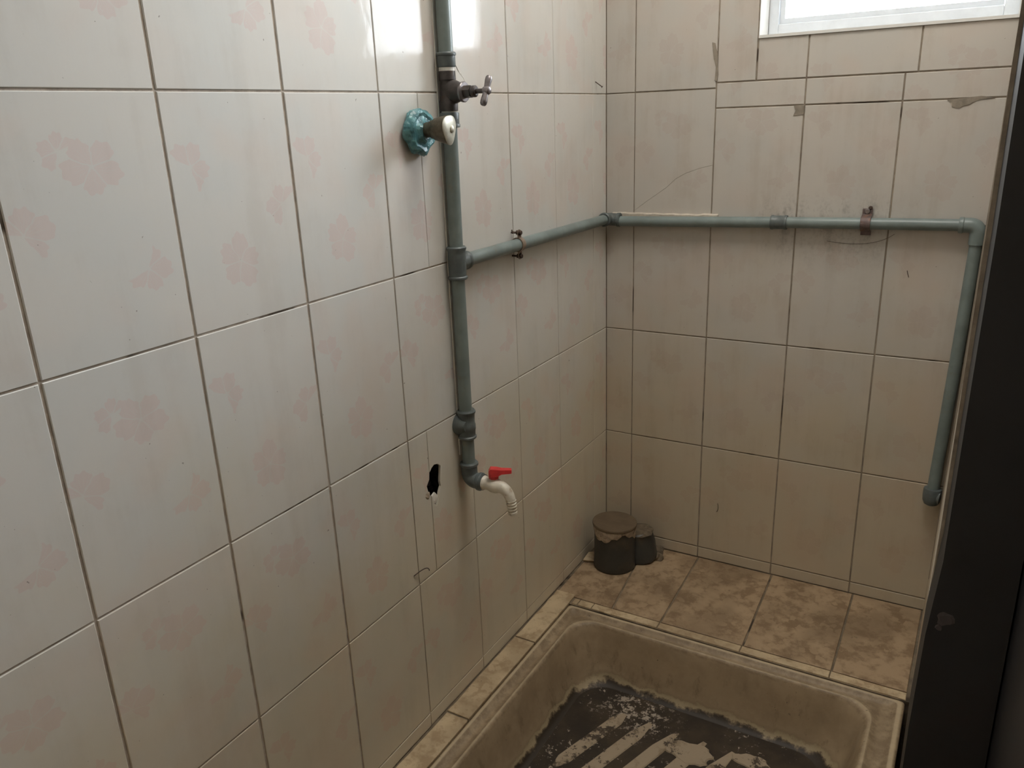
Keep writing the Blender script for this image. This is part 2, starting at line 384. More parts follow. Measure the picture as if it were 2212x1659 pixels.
for r in range(len(ZL)-1):
    row = r-4
    for c in range(len(D)-1):
        d0, d1 = D[c], D[c+1]; z1, z0 = ZL[r], ZL[r+1]
        col = c   # 0 = sliver at the corner
        gv = .0011 if c < 4 else .0013 if c < 6 else .0017
        gh = .0011 if c < 4 else .0014
        if c >= 6: gv = .0021
        g0 = 0.0006 if c == 0 else gv
        k = kind.get((col, row), random.choice('AB')); mat = TA if k == 'A' else TB
        gr = (.0011 if c < 3 else .0013 if c < 6 else .0021)
        gl = (.0011 if c < 3 else .0013 if c < 5 else .0021)
        G = (gl, 0.0004 if c == 0 else gr, gh, gh)
        uvo = (-d1, (z1-.302) if row < 4 else z1-.302)
        if row == 4: uvo = (-d1, z1-.302)
        if c == 4 and row == 0:
            a = -.7885
            poly_tile(wall_left, rect(-d1, a, z0, z1, (gl, .0006, gh, gh)), FL, .0050, mat, uvo=uvo)
            poly_tile(wall_left, rect(a, -d0, z0, z1, (.0006, gr, gh, gh)), FL, .0050, mat, uvo=uvo)
        elif c == 4 and row == 2:
            a = -.8335
            # the two cut pieces with the bite broken out of them
            left = [(-d1+gl, z0+gh), (a-.0006, z0+gh), (a-.0006, -.7360), (-.8400, -.7290), (-.8449, -.7100), (-.8360, -.7000), (a-.0006, -.6880), (a-.0006, z1-gh), (-d1+gl, z1-gh)]
            right = [(a+.0006, z0+gh), (-d0-gr, z0+gh), (-d0-gr, z1-gh), (a+.0006, z1-gh), (a+.0006, -.6862), (-.8260, -.6800), (-.8172, -.6764), (-.8060, -.6790), (-.7965, -.6867),
                     (-.7985, -.7010), (-.8017, -.7184), (-.8000, -.7290), (-.8060, -.7380), (-.8110, -.7520), (-.8180, -.7640), (-.8250, -.7560), (-.8305, -.7376), (a+.0006, -.7355)]
            poly_tile(wall_left, left, FL, .0050, mat, uvo=uvo, inset=.0006)
            poly_tile(wall_left, right, FL, .0050, mat, uvo=uvo, inset=.0006)
        else:
            if d1-d0 < .02: continue
            poly_tile(wall_left, rect(-d1, -d0, z0, z1, G), FL, .0050, mat, uvo=uvo)
# a lip of pale bedding mortar shows under the bite
m = MB(); m.lathe([(0, .013), (.0035, .011), (.0045, .004)], (-.0066, -.8190, -.7490), (1, 0, 0), 9, .25, 3)
m.build('mortar_crumb', WHITEC, wall_left, smooth=False)
m = MB(); m.lathe([(0, .007), (.0012, .005)], (-.0002, -.8440, -.7300), (1, 0, 0), 8, .3, 5)
m.build('mortar_crumb', CEMENT, wall_left, smooth=False)

m = MB(); m.box(-.0004, .0022, -.7310, -.7000, -.690, TOPZ, .0006); m.build('white_strip', simple('white_painted_strip', (.74, .73, .68), .5, 0, .06, 40, .1, (.30, .24, .18), .62, .72, .6), wall_left, smooth=False)

# back wall with the window opening
WX0, WX1, WZ0, WZ1 = .3705, .8670, .1065, .96
m = MB()
m.box(-.12, WX0, .0018, .14, BOT, TOPZ); m.box(WX1, 1.02, .0018, .14, BOT, TOPZ)
m.box(WX0, WX1, .0018, .14, BOT, WZ0-.006); m.box(WX0, WX1, .0018, .14, WZ1, TOPZ)
wall_back = struct(m.build('wall_back', GROUTB, smooth=False))
m = MB()
m.box(WX0-.001, WX0+.0005, .001, .075, WZ0, WZ1); m.box(WX1-.003, WX1+.001, .001, .075, WZ0, WZ1)
m.box(WX0, WX1, -.0035, .078, WZ0-.006, WZ0); m.box(WX0, WX1, .001, .075, WZ1-.003, WZ1)
m.build('window_reveal', PLASTER, wall_back, smooth=False)
FB_ = ((0, 0, 0), (1, 0, 0), (0, 0, 1), (0, -1, 0))
XB = [0.0002, .0771, .2783, .4786, .6763, .8790]
RW = [.304, 0, -.2987, -.5997, -.9006, -1.205, -1.2375]
def btile(u0, u1, v0, v1, g=.0016, uvo=None, mat=None):
    gl = g
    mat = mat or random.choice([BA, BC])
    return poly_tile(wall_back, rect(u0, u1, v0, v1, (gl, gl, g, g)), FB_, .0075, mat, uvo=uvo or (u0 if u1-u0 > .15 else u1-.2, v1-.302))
CR = [(.0771, -.2841), (.1180, -.2560), (.1633, -.2257), (.1860, -.2050), (.2096, -.1922), (.2450, -.1800), (.2783, -.1728)]
for c in range(5):
    for r in range(6):
        u0, u1 = XB[c], XB[c+1]; z1, z0 = RW[r], RW[r+1]
        if c == 1 and r == 1:                                      # the cracked tile
            g = .0014
            up = [(u0+g, z1-g), (u0+g, CR[0][1]+.0004)]+[(a, b+.0004) for a, b in CR[1:-1]]+[(u1-g, CR[-1][1]+.0004), (u1-g, z1-g)]
            lo = [(u0+g, z0+g), (u1-g, z0+g), (u1-g, CR[-1][1]-.0003)]+[(a, b-.0003) for a, b in CR[1:-1][::-1]]+[(u0+g, CR[0][1]-.0003)]
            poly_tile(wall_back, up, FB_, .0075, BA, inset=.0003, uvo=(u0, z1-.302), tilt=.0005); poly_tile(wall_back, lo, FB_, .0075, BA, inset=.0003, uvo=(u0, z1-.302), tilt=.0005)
            continue
        if c >= 2 and r == 0: continue
        if c >= 2 and r == 1:
            btile(u0, u1, z0, -.044, uvo=(u0, -.2987)); btile(u0, u1, -.044, .0120, uvo=(u0, -.2))
            continue
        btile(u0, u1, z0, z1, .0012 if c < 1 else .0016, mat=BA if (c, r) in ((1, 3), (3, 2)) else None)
# pieces around the window
btile(.2783, WX0-.002, .0120, .304); btile(WX0-.001, .4786, .0120, WZ0-.005); btile(.4786, .7000, .0120, WZ0-.005); btile(.7000, .8790, .0120, WZ0-.005)
btile(.2783, WX0-.001, .304, .604); btile(.2783, WX0-.001, .604, .906)
for c in range(5):
    btile(XB[c], XB[c+1], WZ1+.004 if c > 1 else .906, TOPZ)
    if c < 2: btile(XB[c], XB[c+1], .604, .906)
    if c < 2: btile(XB[c], XB[c+1], .304, .604)
def patch(parent, pts, mat, plane='B', t=.0016, name='grout_patch'):
    m = MB(); a = []; b = []
    for u, v in pts:
        if plane == 'B': a.append((u, .0005, v)); b.append((u, -t, v))
        else: a.append((-.0005, u, v)); b.append((t, u, v))
    m.rings([a, b]); return m.build(name, mat, parent, smooth=False)
PATCHM = simple('smeared_grout', (.27, .235, .19), .92, 0, .2, 60, .6)
patch(wall_back, [(.4560, -.0450), (.4790, -.0430), (.4780, -.0640), (.4560, -.0660), (.4600, -.0560)], PATCHM)
patch(wall_back, [(.7600, -.0450), (.8200, -.0400), (.8450, -.0440), (.8120, -.0480), (.8000, -.0560), (.7900, -.0580), (.7820, -.0620), (.7700, -.0590), (.7680, -.0500)], PATCHM)
patch(wall_back, [(.2650, .1000), (.2720, .0980), (.2780, .0760), (.2820, .0300), (.2790, .0150), (.2740, .0180), (.2760, .0480), (.2700, .0640)], PATCHM)

# right partition wall, slightly out of square, its tiled face seen almost edge on
def ex(z):
    T = [(-2, .8548), (-.745, .8552), (-.616, .8582), (-.52, .8650), (-.32, .8664), (-.17, .8678), (2, .8684)]
    for (a, b), (c, d) in zip(T, T[1:]):
        if z <= c: return b+(d-b)*(z-a)/(c-a)
def xr(y, z):
    c = .8732+.0200*min(z, .2); e = ex(z)
    t = -y/1.0; return c*(1-t)+e*t
m = MB()
YN = -1.0
m.hexa([(xr(.0, BOT)+.002, 0.0, BOT), (xr(0, .2)+.16, 0.0, BOT), (xr(0, .2)+.16, YN, BOT), (xr(YN, BOT)+.002, YN, BOT),
        (xr(.0, .2)+.002, 0.0, TOPZ), (xr(0, .2)+.16, 0.0, TOPZ), (xr(0, .2)+.16, YN, TOPZ), (xr(YN, .2)+.002, YN, TOPZ)])
wall_right = struct(m.build('wall_right', GROUTB, smooth=False))
YR = [-.0015, -.19, -.392, -.594, -.796, -.999]
for zi in range(len(ZL)-1):
    z1, z0 = ZL[zi]-.0012, ZL[zi+1]+.0012
    for a, b in zip(YR, YR[1:]):
        y1, y0 = a-.001, b+.001
        m = MB(); m.hexa([(xr(y1, z0), y1, z0), (xr(y1, z0)+.007, y1, z0), (xr(y0, z0)+.007, y0, z0), (xr(y0, z0), y0, z0),
                          (xr(y1, z1), y1, z1), (xr(y1, z1)+.007, y1, z1), (xr(y0, z1)+.007, y0, z1), (xr(y0, z1), y0, z1)])
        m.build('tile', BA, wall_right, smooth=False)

# ceiling, floor and the rest of the washroom behind the viewer
m = MB(); m.box(-.12, 2.1, -3.4, .14, TOPZ, TOPZ+.1); struct(m.build('ceiling', PLASTER, smooth=False))
m = MB(); m.box(-.12, 2.1, -3.4, .14, BOT-.1, BOT); floor = struct(m.build('floor', FLOORM, smooth=False))
m = MB(); m.box(1.9, 2.02, -3.4, -.9, BOT, TOPZ); m.box(1.02, 2.02, -.9, -.8, BOT, TOPZ); struct(m.build('wall_far_right', BUFF, smooth=False))
m = MB(); m.box(-.12, 2.02, -3.4, -3.28, BOT, TOPZ)
struct(m.build('wall_front', BUFF, smooth=False))

# dark door and its post at the end of the partition
m = MB(); PX = .8685
m.hexa([(.8535, -1.001, BOT), (.935, -1.001, BOT), (.935, -1.06, BOT), (.8535, -1.06, BOT),
        (PX, -1.001, TOPZ), (.935, -1.001, TOPZ), (PX+.066, -1.06, TOPZ), (PX, -1.06, TOPZ)]) if False else None
def edge_x(z): return ex(z)+.0002
vs = [BOT, -.745, -.68, -.616, -.57, -.52, -.32, -.17, TOPZ]
rs = []
for z in vs: rs.append([(edge_x(z), -1.0005, z), (.940, -1.0005, z), (.940, -1.07, z), (edge_x(z)+.0035, -1.07, z)])
m = MB(); m.rings(rs); door = struct(m.build('door_1', DOORM, smooth=False))
m = MB(); m.box(.942, .980, -1.80, -1.03, BOT+.02, TOPZ-.2, .002); leaf = m.build('door_leaf', DOORM, door, smooth=False)
m = MB()
for z0, z1 in ((-1.25, -.75), (-.65, -.15), (-.05, .75)): m.box(.939, .943, -1.70, -1.14, z0, z1, .0015)
m.build('door_panel', DOORM, door, smooth=False)
SPL = simple('dried_paint_splash', (.07, .06, .062), .7)
m = MB()
m.lathe([(0, .0085), (.0008, .006)], (.8790, -1.0700, -.590), (0, -1, 0), 12, .25, 2); m.lathe([(0, .004), (.0008, .003)], (.8745, -1.0700, -.603), (0, -1, 0), 9, .3, 4)
m.build('paint_splash', SPL, door, smooth=False)

# ------------------------------------------------------------------ window
win = bpy.data.objects.new('window_1', None); C.objects.link(win); struct(win); win.location = (.62, .09, WZ0)
m = MB(); FY0, FY1 = .078, .108; fw = .022
m.box(WX0, WX0+fw, FY0, FY1, WZ0, WZ1, .002); m.box(WX1-fw-.008, WX1, FY0, FY1, WZ0, WZ1, .002)
m.box(WX0+fw, WX1-fw-.008, FY0, FY1, WZ0, WZ0+.026, .002); m.box(WX0+fw, WX1-fw-.008, FY0, FY1, WZ1-fw, WZ1, .002)
m.build('window_frame', ALU, win, smooth=False)
m = MB(); m.box(WX0+fw+.001, WX0+fw+.012, FY0+.010, FY1-.004, WZ0+.027, WZ1-fw-.001); m.box(WX1-fw-.022, WX1-fw-.009, FY0+.010, FY1-.004, WZ0+.027, WZ1-fw-.001)
m.box(WX0+fw+.012, WX1-fw-.022, FY0+.010, FY1-.004, WZ0+.027, WZ0+.038); m.box(WX0+fw+.012, WX1-fw-.022, FY0+.010, FY1-.004, WZ1-fw-.012, WZ1-fw-.001)
m.build('sash', ALU, win, smooth=False)
m = MB(); m.box(WX0+fw+.011, WX1-fw-.021, .0975, .1000, WZ0+.037, WZ1-fw-.011); m.build('pane', GLASS, win, smooth=False)

# ------------------------------------------------------------------ tiled ledge round the shower tray
LZ = -1.236
m = MB()
m.box(-.0015, .868, -.3655, .0015, BOT, LZ-.0035)
m.box(-.0015, .0555, -1.20, -.3655, BOT, LZ-.0035)
m.box(.852, .868, -1.0, -.3655, BOT, LZ-.03)
ledge = struct(m.build('trim_1', GROUTF, smooth=False))
FF = ((0, 0, LZ), (1, 0, 0), (0, 1, 0), (0, 0, 1))
XJ = [.002, .1450, .2885, .4905, .6900, .8560]
LJ = [(.1276, .1657), (.2830, .2936), (.4843, .4959), (.6877, .6920)]
jx0 = [.002]+[(a) for a, b in LJ]+[.8475]; jx1 = [.006]+[b for a, b in LJ]+[.8450]
for i in range(5):
    g = .0022
    poly_tile(ledge, [(jx0[i]+g, -.003), (jx0[i+1]-g, -.003), (jx1[i+1]-g, -.3370), (max(jx1[i]+g, .004), -.3345 if i == 0 else -.3370)], FF, .008, LEDGE, inset=.0012, proud=.0006, tilt=.002)
sx = [.0625, .0790, .1180, .2935, .4940, .6905, .8445]
for a, b in zip(sx, sx[1:]):
    poly_tile(ledge, rect(a, b, -.3630, -.3400, (.0012, .0012, 0, 0)), FF, .008, STRIP, inset=.0012, proud=.0008, tilt=.004)
ly = [-.3240, -.5500, -.8410, -1.1400]
for a, b in zip(ly, ly[1:]):
    wv = [.0572, .0574, .0576][ly.index(a)]
    n = 9; pts = [(.0030+random.uniform(0, .0025), a-.002+(b-a+.004)*i/n) for i in range(n+1)]
    pts += [(wv, b+.002), (wv, a-.002)]
    poly_tile(ledge, pts, FF, .008, STRIP, inset=.0012, proud=.001, tilt=.003)

# ------------------------------------------------------------------ shower tray
TX0, TX1, TY1, TY0 = .0585, .8435, -.3665, -1.20
tray = thing('shower_tray', 'sunken beige ceramic shower tray with brown stained rim and muddy ribbed floor', 'shower tray', ((TX0+TX1)/2, (TY0+TY1)/2, BOT))
def rrect(i, z, r, fr=1.35, n=8):
    x0, x1, y0, y1 = TX0+i, TX1-i*fr, TY0+i, TY1-i*.92
    out = []
    for cx, cy, a0 in ((x1-r, y1-r, 0), (x0+r, y1-r, PI/2), (x0+r, y0+r, PI), (x1-r, y0+r, 1.5*PI)):
        for k in range(n+1):
            a = a0+PI/2*k/n; out.append((cx+r*math.cos(a), cy+r*math.sin(a), z))
    return out
prof = [(.0015, -1.300, .006), (0, -1.2475, .006), (.0012, -1.2440, .007), (.0050, -1.2420, .009), (.0095, -1.2425, .010), (.0130, -1.2455, .012), (.0175, -1.2500, .014),
        (.0260, -1.2515, .022), (.0330, -1.2490, .034), (.0375, -1.2450, .050), (.0410, -1.2425, .058), (.0450, -1.2432, .062), (.0480, -1.2480, .064),
        (.0510, -1.2560, .066), (.0560, -1.2800, .070), (.0680, -1.3300, .074), (.0760, -1.3600, .078), (.0830, -1.3720, .078), (.0930, -1.3785, .074), (.1080, -1.3805, .066)]
m = MB(); m.rings([rrect(i, z+(.003 if z > -1.27 else 0), r) for i, z, r in prof], False, True)
bowl = m.build('basin', TRAY, tray, ang=50)
# flat sludge layer and the raised diagonal ribs
m = MB(); m.rings([rrect(.0960, -1.3800, .07), rrect(.0975, -1.3778, .07)], True, True); m.build('sludge', SLUDGE, tray)
fx0, fx1, fy0, fy1 = .20, .730, -1.06, -.515
dirv = Vector((.053, .153, 0)).normalized(); nv = Vector((dirv.y, -dirv.x, 0))
k = 0
def clipline(o, d):
    t0, t1 = -9, 9
    for a, lo, hi in ((0, fx0, fx1), (1, fy0, fy1)):
        if abs(d[a]) < 1e-9: continue
        ta, tb = (lo-o[a])/d[a], (hi-o[a])/d[a]
        if ta > tb: ta, tb = tb, ta
        t0 = max(t0, ta); t1 = min(t1, tb)
    return t0, t1
base = Vector((.280, -.705, 0))
for k in range(-1, 14):
    o0 = base+nv*(.060*k); t0, t1 = clipline(o0, dirv)
    if t1-t0 < .05: continue
    # ribs start away from the back edge, along a line slanting across the floor
    a = o0+dirv*(t0+.012); b = o0+dirv*(t1-.010)
    hw = .0165; sect = []
    n = 8; pr = [(-hw, 0), (-hw*.8, .0028), (hw*.8, .0028), (hw, 0)]
    rr = []
    for i in range(n+1):
        t = i/n; p = a.lerp(b, t); s_ = .35 if i in (0, n) else 1
        rr.append([(p.x+nv.x*u*s_, p.y+nv.y*u*s_, -1.3785+h*(.4 if i in (0, n) else 1)) for u, h in pr])
    m = MB(); m.rings(rr); m.build('rib', RIB, tray)

# ------------------------------------------------------------------ water pipe run
PR = .0128
run = thing('water_pipe', 'grey-green water pipe running down the left wall and along both walls at mid height', 'pipe', (.016, -.72, -.74))
XP = .0165
def pipe(pts, r=PR, mat=PIPE, name='pipe'): return MB().tube(pts, r, 24).build(name, mat, run)
def collar(p, ax, L, r, lip=.0022, name='coupling', mat=FIT):
    return MB().lathe([(0, PR), (0, r+lip*.6), (.002, r+lip), (.005, r+lip), (.007, r), (L-.007, r), (L-.005, r+lip), (L-.002, r+lip), (L, r+lip*.6), (L, PR)], p, ax, 28).build(name, mat, run)
VY = -.7195
pipe([(XP, VY+.001, TOPZ), (XP, VY, .0500)])
pipe([(XP, VY-.0005, -.040), (XP, VY-.0035, -.290)])
pipe([(XP, VY-.0035, -.305), (XP, VY-.0040, -.615)])
pipe([(XP, VY-.0030, -.62), (XP, VY-.0030, -.712)])
# tee with the branch running to the corner
m = MB(); m.lathe([(0, PR), (0, .0168), (.002, .0188), (.005, .0188), (.007, .0166), (.040, .0172), (.047, .0168), (.052, .0166), (.057, .0188), (.060, .0188), (.062, .0168), (.062, PR)],
                  (XP, VY-.0035, -.3310), (0, 0, 1), 28)
m.lathe([(.008, .0155), (.024, .0160), (.026, .0176), (.030, .0180), (.033, .0172), (.033, PR)], (XP, VY-.0035, -.2995), (0, 1, 0), 28)
m.build('tee', FIT, run)
pipe([(XP, VY+.02, -.2992), (XP, -.055, -.3030)])
# middle coupling: an upside-down tee that feeds into the wall
m = MB(); m.lathe([(0, PR), (0, .0168), (.002, .0186), (.005, .0186), (.007, .0166), (.018, .0170), (.020, .0178), (.030, .0178), (.032, .0166), (.052, .0170), (.055, .0190), (.058, .0190), (.061, .0168), (.061, PR)],
                  (XP, VY-.0030, -.6530), (0, 0, 1), 28)
m.lathe([(-.0165, .023), (-.008, .023), (0, .0180), (.010, .012)], (XP, VY-.010, -.6230), (1, -.25, 0), 24)
m.build('tee', FIT, run)
# elbow at the foot, turning out of the wall
EZ = -.7440
m = MB(); m.tube(arc_elbow((XP, VY-.003, -.7100), (XP, VY-.003, EZ), (XP+.034, VY-.003, EZ), .016), .0165, 26)
m.lathe([(0, .013), (0, .0172), (.002, .0190), (.006, .0190), (.008, .0166)], (XP, VY-.003, -.7050), (0, 0, -1), 26)
m.lathe([(0, .0166), (.003, .0188), (.008, .0188), (.010, .0172), (.010, .010)], (XP+.020, VY-.003, EZ), (1, 0, 0), 26)
m.build('elbow', FIT, run)
# corner elbow
m = MB(); m.tube(arc_elbow((XP, -.048, -.3032), (XP, -.0165, -.3050), (.046, -.0165, -.3065), .0165), .0158, 24)
m.lathe([(0, .0158), (.002, .0178), (.008, .0178), (.010, .0155)], (.038, -.0165, -.3062), (1, 0, 0), 24)
m.lathe([(0, .0158), (.002, .0176), (.008, .0176), (.010, .0155)], (XP, -.042, -.3030), (0, -1, 0), 24)
m.build('elbow', FIT, run)
YP = -.0165
zb = lambda x: -.3100+(x-.035)*.0180
pipe([(.045, YP, zb(.045)), (.25, YP, -.3055), (.445, YP, -.3010)]); pipe([(.445, YP, -.3010), (.69, YP, -.2972), (.838, YP, -.2956)])
collar((.4260, YP, -.3013), (1, 0, .018), .0365, .0155, .0012)
m = MB(); RX = .8500
m.tube(arc_elbow((.812, YP, -.2957), (RX-.001, YP, -.2953), (RX-.001, YP, -.335), .0165), .0157, 24)
m.lathe([(0, .0134), (0, .0160), (.002, .0170), (.008, .0170), (.010, .0155)], (.812, YP, -.2957), (1, 0, 0), 24)
m.build('elbow', PIPE, run)
pipe([(RX-.001, YP, -.325), (.8425, YP, -.60), (.8335, YP, -.905)])
m = MB(); m.lathe([(0, .0134), (0, .0185), (.003, .0195), (.018, .0195), (.030, .0185), (.038, .0150), (.042, .008)], (.8333, YP-.003, -.900), (-.02, -.05, -1), 26)
m.lathe([(0, .0170), (.0150, .0185), (.0165, .0185), (.0165, .012), (.010, .0115)], (.8333, YP-.002, -.918), (1, -.1, -.05), 24)
m.build('elbow', FIT, run)
m = MB(); m.lathe([(0, .0137), (.003, .0140), (.005, .0137)], (XP, VY+.0265, -.2995), (0, 1, 0), 24); m.build('seal_ring', NAIL, run)
# bead of mortar left behind the back-wall pipe
m = MB(); rr = []
for i in range(25):
    x = .020+i*.0115; h = .2914+.0006*math.sin(i*1.7)-(.0015 if x > .25 else 0)
    rr.append([(x, .0005, -h-.02), (x, -.0070, -h-.02), (x, -.0070-.001*math.sin(i*2.3), -h), (x, .0005, -h+.003)])
m.rings(rr); m.build('mortar_bead', simple('old_bedding_mortar', (.50, .45, .38), .9, 0, .15, 60, .5), wall_back, smooth=False)

# ------------------------------------------------------------------ stop valve on the riser
val = thing('stop_valve', 'blackened brass stop valve with cross-bar handle on the upright pipe', 'valve', (XP, VY, .01))
def vb(m, name, mat): return m.build(name, mat, val)
m = MB(); m.lathe([(0, PR), (0, .0160), (.002, .0176), (.005, .0176), (.006, .0158), (.022, .0160), (.024, .0150), (.024, .012)], (XP, VY, .0650), (0, 0, -1), 28); vb(m, 'collar', FIT)
m = MB(); m.lathe([(0, .012), (.0, .0142), (.006, .0142), (.006, .012)], (XP, VY, .0405), (0, 0, -1), 24); vb(m, 'thread_tape', TAPE)
m = MB(); m.lathe([(0, .0145), (.014, .0150), (.017, .0128), (.045, .0140), (.050, .0165), (.066, .0158), (.066, .012)], (XP, VY, .0345), (0, 0, -1), 24)
# Y-shaped shoulder that carries the bonnet
s0 = [(XP+.002+.0*i, VY+.014*math.cos(a), .0020+.024*math.sin(a)) for a in [2*PI*k/20 for k in range(20)] for i in (0,)]
s1 = [(XP+.018, VY+.0135*math.cos(a), .0000+.019*math.sin(a)) for a in [2*PI*k/20 for k in range(20)]]
s2 = [(XP+.031, VY+.0135*math.cos(a), -.0010+.0135*math.sin(a)) for a in [2*PI*k/20 for k in range(20)]]
m.rings([s0, s1, s2]); vb(m, 'valve_body', BRONZE)
m = MB(); m.lathe([(0, .0160), (.0015, .0172), (.005, .0172), (.0065, .0160)], (XP+.029, VY, -.0010), (1, 0, 0), 28); vb(m, 'flange', STEEL)
m = MB(); m.lathe([(0, .0105), (.014, .0105)], (XP+.035, VY, -.0010), (1, 0, 0), 6); m.lathe([(.014, .0080), (.016, .0098), (.022, .0098), (.024, .0070)], (XP+.035, VY, -.0010), (1, 0, 0), 20); vb(m, 'gland_nut', BRONZE)
m = MB(); m.lathe([(0, .0040), (.022, .0040)], (XP+.057, VY, -.0010), (1, 0, 0), 16); vb(m, 'spindle', BRONZE)
m = MB(); hx = XP+.0785
m.lathe([(0, .0050), (.002, .0068), (.010, .0072), (.013, .0058), (.0145, .003)], (hx-.006, VY, -.0010), (1, 0, 0), 20)
dd = Vector((0.0, .46, .89)).normalized(); c0 = Vector((hx, VY, -.0010))
m.tube([c0+dd*t for t in (-.0265, -.0260, -.0235, -.019, -.008, 0, .008, .019, .0235, .0260, .0265)], [.002, .0044, .0058, .0062, .0052, .0050, .0052, .0062, .0058, .0044, .002], 18)
vb(m, 'handle', STEEL)
m = MB(); m.lathe([(0, .012), (0, .0142), (.005, .0142), (.005, .012)], (XP, VY, -.0290), (0, 0, -1), 24); vb(m, 'thread_tape', TAPE)
m = MB(); m.lathe([(0, .012), (0, .0160), (.002, .0172), (.019, .0168), (.021, .0182), (.025, .0182), (.026, .0160), (.026, PR)], (XP, VY, -.0335), (0, 0, -1), 28); vb(m, 'collar', FIT)
m = MB(); m.tube([(XP+.013, VY+.008, .045), (XP+.020, VY+.010, .030), (XP+.026, VY+.012, .022), (XP+.030, VY+.011, .014)], .0006, 8)
m.tube([(XP+.013, VY+.008, .043), (XP+.017, VY+.010, .033), (XP+.022, VY+.013, .028)], .0005, 8); vb(m, 'loose_thread', TAPE)

# ------------------------------------------------------------------ concealed valve wrapped in plastic
KY, KZ = -.8030, -.0630
con = thing('wall_valve', 'concealed wall valve with tapered tarnished knob and crumpled teal plastic wrapped base', 'valve', (0.0005, KY, KZ))
def rndn(seed):
    r = random.Random(seed); ph = [(r.uniform(0, 6.3), r.randint(3, 9), r.uniform(.01, .035)) for _ in range(5)]
    return lambda a, h: 1+sum(A*math.sin(k*a+p+h*150) for p, k, A in ph)
m = MB(); m.lathe([(0, .032), (.003, .0370), (.006, .0385), (.009, .0385), (.012, .0380), (.015, .0365), (.018, .0340), (.020, .0300), (.018, .0250), (.019, .0200), (.022, .0160), (.026, .0140)], (.0008, KY, KZ), (1, 0, 0), 44, .035, 11, rndn(3))
wrap = m.build('plastic_wrap', TEAL, con, ang=14)
m = MB(); m.lathe([(0, .0125), (.022, .0125), (.026, .0150), (.034, .0155)], (.012, KY+.000, KZ+.002), (1, -.02, .03), 26); m.build('stem', OLDBRASS, con)
def lobe(a, h): return 1+.10*(max(0, h-.005)/.035)*math.cos(3*a+.5)
m = MB(); m.lathe([(0, .0145), (.004, .0175), (.014, .0205), (.024, .0230), (.028, .0237), (.0295, .0236)], (.040, KY-.001, KZ+.003), (1, .14, -.02), 36, 0, 0, lobe)
knob = m.build('knob', OLDBRASS, con)
m = MB(); m.lathe([(0, .0237), (.0012, .0234), (.0028, .0205), (.0042, .0140), (.0050, .0070)], (.0690, KY+.0031, KZ+.0024), (1, .14, -.02), 36, 0, 0, lambda a, h: 1+.10*math.cos(3*a+.5))
m.build('knob_cap', CHROME, knob)
m = MB(); m.lathe([(0, .0062), (.002, .0060), (.0035, .0040), (.004, .0015)], (.0733, KY+.0037, KZ+.0023), (1, .14, -.02), 20); m.build('knob_button', CHROME, knob)

# ------------------------------------------------------------------ white bib tap with red lever
TYp = VY-.003
tap = thing('bib_tap', 'yellowed white plastic bib tap with red lever and ribbed hose spout', 'tap', (XP+.03, TYp, EZ))
m = MB(); m.lathe([(0, .010), (0, .0142), (.002, .0152), (.005, .0146), (.008, .0122), (.014, .0125), (.024, .0150), (.034, .0150), (.042, .0120)], (XP+.031, TYp, EZ-.0005), (1, 0, -.04), 26)
ps = bez((XP+.062, TYp, EZ-.002), (XP+.090, TYp, EZ+.002), (XP+.0965, TYp, EZ-.030), 12)
m.tube(ps, [.0135, .0135, .0130, .0125, .0122, .0118, .0115, .0112, .0110, .0107, .0104, .0100, .0096], 24)
m.build('tap_body', WHITEP, tap)
m = MB(); prof = []
for i in range(5):
    h = i*.0062; prof += [(h, .0085), (h+.001, .0108-.0003*i), (h+.0052, .0092)]
prof += [(.032, .0070), (.030, .0065)]
m.lathe(prof, (XP+.0955, TYp, EZ-.026), (.12, 0, -1), 24); m.build('spout_nozzle', WHITEP, tap)
m = MB(); m.lathe([(0, .0085), (.008, .0080)], (XP+.058, TYp, EZ+.009), (0, 0, 1), 18); m.build('bonnet', WHITEP, tap)
m = MB(); m.lathe([(0, .0095), (.001, .0105), (.013, .0098), (.013, .006)], (XP+.058, TYp, EZ+.014), (0, 0, 1), 8)
lx = Vector((.86, .50, .0)).normalized(); ly_ = Vector((-lx.y, lx.x, 0)); up = Vector((0, 0, 1)); b0 = Vector((XP+.058, TYp, EZ+.025))
def sec(t, hw, z0, z1): return [b0+lx*t-ly_*hw+up*z0, b0+lx*t+ly_*hw+up*z0, b0+lx*t+ly_*hw*.8+up*z1, b0+lx*t-ly_*hw*.8+up*z1]
m.rings([sec(-.0100, .0070, -.004, .0060), sec(-.0060, .0105, -.004, .0115), sec(.006, .0105, -.004, .0105), sec(.016, .0085, .000, .0085), sec(.034, .0068, .0005, .0078), sec(.036, .0060, .001, .0072)])
m.build('lever', REDP, tap, ang=25)

